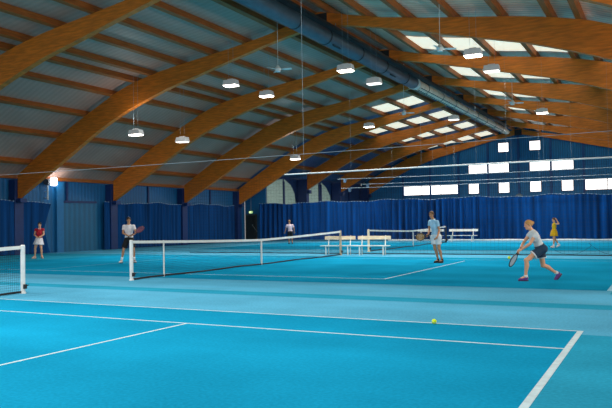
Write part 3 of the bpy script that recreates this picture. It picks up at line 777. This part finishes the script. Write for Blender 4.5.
def racket(label, frame, loc, rz, grip, head, nrm, size, col, strcol, sr=.0016):
    """grip and head centre in the holder's local metres, head plane normal nrm"""
    t = thing('tennis_racket', label, 'racket', loc, rz)
    g, h = V(grip), V(head); d = (h-g).normalized(); n = V(nrm); n = (n-d*n.dot(d)).normalized(); s = d.cross(n)
    ra, rb = size
    P = lambda a, e=0: h+d*ra*math.sin(a)+s*rb*math.cos(a)+n*e
    b = MB(); b.tube([P(2*PI*i/36) for i in range(37)], .013, 8); fo = obj('frame', b, mat('racket_'+col, col, .35, noise=.1), t, True)
    th = h-d*(ra+.13)
    b = MB(); b.tube([P(-PI/2-.55), th+s*.012, th-d*.05], .0105, 6); b.tube([P(-PI/2+.55), th-s*.012, th-d*.05], .0105, 6); obj('throat', b, mat('racket_'+col, col, .35), t, True)
    b = MB(); end = g-d*.1; b.tube([th-d*.02, g+d*.1, g, end, end-d*.012], [.013, .015, .016, .0165, .019], 8); obj('grip', b, mat('grip_dark', '#20232a', .7), t, True)
    b = MB()
    for i in range(-7, 8):
        q = i/7.7; L_ = ra*math.sqrt(1-q*q); c = h+s*rb*q; b.cone(c-d*L_, c+d*L_, sr, n=3, cap=False)
    for i in range(-9, 10):
        q = i/9.7; L_ = rb*math.sqrt(1-q*q); c = h+d*ra*q; b.cone(c-s*L_, c+s*L_, sr, n=3, cap=False)
    obj('strings', b, mat('strings_'+strcol, strcol, .5), t)
    return t

RZ = .484
def face_to(x, y): return math.atan2(-x, y)      # local y axis along the viewing ray
# --- woman lunging, right foreground
L0 = (-2.7, 17.4, 0); rz = RZ
person('woman in pale grey tee and navy shorts lunging low for a forehand', L0, rz, dict(
    pel=(-.03, 0, .80), chest=(-.16, -.01, 1.05), neck=(-.225, -.02, 1.2), head=(-.315, -.03, 1.345),
    shL=(-.20, -.19, 1.13), elL=(-.34, -.20, .90), wrL=(-.50, -.10, .775),
    shR=(-.21, .16, 1.14), elR=(-.38, .17, .92), wrR=(-.52, .0, .765),
    hipL=(-.03, -.1, .76), knL=(-.42, -.13, .50), anL=(-.44, -.12, .10), toL=(-.62, -.12, .04),
    hipR=(-.0, .1, .755), knR=(.06, .1, .36), anR=(.40, .1, .16), toR=(.44, .1, .03)),
    dict(torso=(-.9, -.05, -.45), pelf=(-.95, 0, -.3), face=(-1, -.12, -.12), headup=(-.2, 0, 1), fem=1, k=.98, tone='a', hair='#b98a4e', bun=1,
         shirt='#cbd3d6', sleeve=.38, bottom='#12354e', blen=.52, wide=.115, trim='#d8dde0', shoe='#5b2d78', sole='#2c2140', sock='#d9d9d9', sockh=.05,
         handL=((-.8, .3, -.5), (.2, .4, -.6), 1.2), handR=((-.8, -.15, -.5), (.2, -.5, -.6), 1.2), kneeL=(-1, 0, .1), kneeR=(-.7, 0, -.7), footupR=(-.75, 0, .66)))
racket('black-framed tennis racket held out low by the lunging woman', None, L0, rz, (-.57, -.04, .71), (-.715, -.06, .50), (.75, -.62, -.2), (.17, .125), '#1b2126', '#c4ccd0', .004)
# --- man in light blue polo
L1 = (-7.07, 23.36, 0)
person('man in light blue polo, white shorts and dark shoes, waiting with racket', L1, rz, dict(
    pel=(-.09, 0, .93), chest=(-.14, -.01, 1.27), neck=(-.18, -.02, 1.52), head=(-.235, -.04, 1.69),
    shL=(-.265, .14, 1.45), elL=(-.30, .1, 1.17), wrL=(-.37, -.13, 1.02),
    shR=(-.055, -.15, 1.44), elR=(.0, -.16, 1.15), wrR=(-.08, -.29, .94),
    hipL=(-.17, .06, .9), knL=(-.12, .02, .5), anL=(.0, .12, .1), toL=(-.16, .04, .03),
    hipR=(-.02, -.06, .9), knR=(-.0, -.06, .5), anR=(.11, -.02, .1), toR=(-.05, -.14, .03)),
    dict(torso=(-.84, -.54, -.05), pelf=(-.82, -.57, 0), face=(-.55, -.83, -.05), slim=.86, k=1.0, tone='b', hair='#5d4632', shirt='#a2d0ea', collar='#bcdff0', sleeve=.55,
         bottom='#e4e8ea', blen=.62, wide=.105, shoe='#1a1a1c', sole='#3a2c26', sock='#222226', sockh=.05,
         handL=((-.8, -.5, -.35), (.1, -.3, -.9), 1.25), handR=((-.6, -.5, -.6), (-.5, .3, -.2), .7)))
racket('tan-faced tennis racket held by the man in light blue polo', None, L1, rz, (-.42, -.2, .97), (-.68, -.28, .93), (.1, -1, .15), (.165, .125), '#2a2620', '#b08d4c', .005)
# --- man in white shirt, black shorts
L2 = (-18.85, 20.79, 0); 
person('man in white shirt and black shorts standing behind the white net post', L2, rz, dict(
    pel=(-.03, 0, .95), chest=(-.03, -.02, 1.29), neck=(-.03, -.03, 1.51), head=(-.02, -.07, 1.70),
    shL=(-.225, -.02, 1.46), elL=(-.235, -.12, 1.19), wrL=(.03, -.28, 1.07),
    shR=(.165, -.02, 1.46), elR=(.27, -.1, 1.2), wrR=(.14, -.30, 1.08),
    hipL=(-.12, 0, .92), knL=(-.24, -.05, .52), anL=(-.335, .02, .11), toL=(-.39, -.16, .03),
    hipR=(.06, 0, .92), knR=(.16, -.05, .52), anR=(.16, .03, .11), toR=(.27, -.12, .03)),
    dict(torso=(.05, -1, -.08), pelf=(.05, -1, 0), face=(.3, -.95, -.05), k=1.0, tone='b', hair='#16110e', shirt='#e6dfe2', collar='#eee8ea', sleeve=.55,
         bottom='#0b0c10', blen=.78, wide=.115, shoe='#dcdcdc', sole='#3a3a3c', sock='#f0f0f0', sockh=.14,
         handL=((.8, -.5, -.1), (.1, .2, 1), 1.2), handR=((-.3, -.6, .25), (.4, .1, -.6), 1.3)))
racket('reddish tennis racket held up by the man in white shirt', None, L2, rz, (.14, -.4, 1.1), (.5, -.36, 1.32), (-.3, -.8, .6), (.175, .13), '#6a3a44', '#b26a76', .0045)
# --- woman in red top
L3 = (-26.2, 22.66, 0)
person('woman in red top and white skirt standing by the left wall curtain', L3, rz, dict(
    pel=(.05, 0, .86), chest=(.08, -.02, 1.2), neck=(.1, -.03, 1.41), head=(.115, -.07, 1.585),
    shL=(-.08, -.02, 1.36), elL=(-.14, -.06, 1.12), wrL=(.07, -.24, 1.0),
    shR=(.26, -.02, 1.36), elR=(.3, -.06, 1.12), wrR=(.16, -.25, .99),
    hipL=(-.03, 0, .83), knL=(-.11, -.05, .47), anL=(-.15, .02, .1), toL=(-.24, -.15, .03),
    hipR=(.13, 0, .83), knR=(.17, -.05, .47), anR=(.17, .02, .1), toR=(.29, -.13, .03)),
    dict(torso=(.1, -1, -.08), pelf=(.1, -1, 0), face=(.2, -1, -.12), fem=1, k=.98, tone='c', hair='#15100e', tail=.14, shirt='#b01228', sleeve=.32, collar='#e3d6da',
         bottom='#e6e2e6', blen=.2, skirt=.1, shoe='#cdb6a2', sole='#a58a78', sock='#d6b59e', sockh=.04,
         handL=((.8, -.5, -.15), (.2, .3, .9), 1.1), handR=((-.7, -.6, -.1), (-.1, .3, .9), 1.1)))
# --- person with back turned
L4 = (-23.07, 41.41, 0)
person('person in pale pink shirt and black shorts seen from behind by far curtain', L4, rz, dict(
    pel=(.03, 0, .82), chest=(.015, 0, 1.13), neck=(-.01, .01, 1.35), head=(-.025, .03, 1.535),
    shL=(-.19, 0, 1.3), elL=(-.27, .03, 1.06), wrL=(-.33, .08, .86),
    shR=(.21, 0, 1.3), elR=(.29, .03, 1.06), wrR=(.3, .1, .85),
    hipL=(-.05, 0, .79), knL=(-.06, .03, .45), anL=(-.06, -.03, .1), toL=(-.08, .14, .03),
    hipR=(.11, 0, .79), knR=(.15, .03, .45), anR=(.16, -.03, .1), toR=(.18, .14, .03)),
    dict(torso=(0, 1, 0), pelf=(0, 1, 0), face=(-.1, 1, -.1), k=.98, tone='b', hair='#8a6a44', shirt='#d9c6d2', sleeve=.6, bottom='#0c0d12', blen=.75, wide=.11, shoe='#15161a', sole='#3a3a3c'))
# --- girl in yellow
L5 = (-5.09, 36.72, 0)
person('girl in yellow top and yellow skirt walking before the far curtain, hand raised to head', L5, rz, dict(
    pel=(.02, 0, .80), chest=(.03, 0, 1.07), neck=(.04, 0, 1.24), head=(.02, 0, 1.405),
    shL=(.02, -.14, 1.2), elL=(.19, -.22, 1.2), wrL=(.13, -.12, 1.38),
    shR=(.05, .13, 1.2), elR=(.13, .12, .95), wrR=(.16, .08, .74),
    hipL=(.02, -.08, .77), knL=(-.04, -.09, .43), anL=(-.05, -.09, .10), toL=(-.2, -.1, .03),
    hipR=(.02, .08, .77), knR=(.08, .08, .42), anR=(.26, .08, .17), toR=(.18, .08, .05)),
    dict(torso=(-1, 0, 0), pelf=(-1, 0, 0), face=(-1, -.3, -.05), fem=1, flat=1, slim=.92, k=.93, tone='c', hair='#5a3a24', tail=.12, shirt='#e8b90c', sleeve=.0, bottom='#e2ae08', blen=.22, skirt=.07,
         shoe='#eceae6', sole='#d5d5d5', sock='#f0f0f0', sockh=.06, handL=((-.3, .4, .8), (-.4, .8, 0), .5), kneeR=(-1, 0, -.2), footupR=(-.5, 0, .86)))
ball((-3.02, 9.68, .0405), 'yellow tennis ball lying on the near court line')
def at_local(o, rz_, p): return V(o)+Matrix.Rotation(rz_, 3, 'Z') @ V(p)
ball(at_local(L0, rz, (-.825, -.1, .57)), 'yellow tennis ball in the air at the racket of the lunging woman')

# ------------------------------------------------------------------ light, world, camera
def point(loc, e, r=.2, col=(1, 1, 1), name='point_light'):
    L = bpy.data.lights.new(name, 'POINT'); L.energy = e; L.shadow_soft_size = r; L.color = col
    o = bpy.data.objects.new(name, L); COL.objects.link(o); o.location = loc; return o
point((-30.3, 27.9, 4.0), 14, .1, (.9, .96, 1), 'flood_glow')
W = bpy.data.worlds.new('World'); S.world = W; W.use_nodes = True
bg = W.node_tree.nodes['Background']; bg.inputs['Color'].default_value = (1, .97, .92, 1); bg.inputs['Strength'].default_value = .7
cam = bpy.data.cameras.new('camera'); co = bpy.data.objects.new('camera', cam); COL.objects.link(co)
f_px, yaw, pit, hh, roll = 684.4502, .484, .026, 1.5161, .0166
cam.sensor_fit = 'HORIZONTAL'; cam.sensor_width = 36; cam.lens = 36*f_px/612; cam.clip_start = .05; cam.clip_end = 400
fh = V((-math.sin(yaw), math.cos(yaw), 0)); r = V((math.cos(yaw), math.sin(yaw), 0))
fw = fh*math.cos(pit)+V((0, 0, 1))*math.sin(pit); tt = V((0, 0, 1))*math.cos(pit)-fh*math.sin(pit)
rt = r*math.cos(roll)-tt*math.sin(roll); ut = r*math.sin(roll)+tt*math.cos(roll)
M = Matrix((rt, ut, -fw)).transposed().to_4x4(); M.translation = (0, 0, hh)
co.matrix_world = M
S.camera = co
S.view_settings.view_transform = 'Standard'; S.view_settings.look = 'None'; S.view_settings.exposure = 0
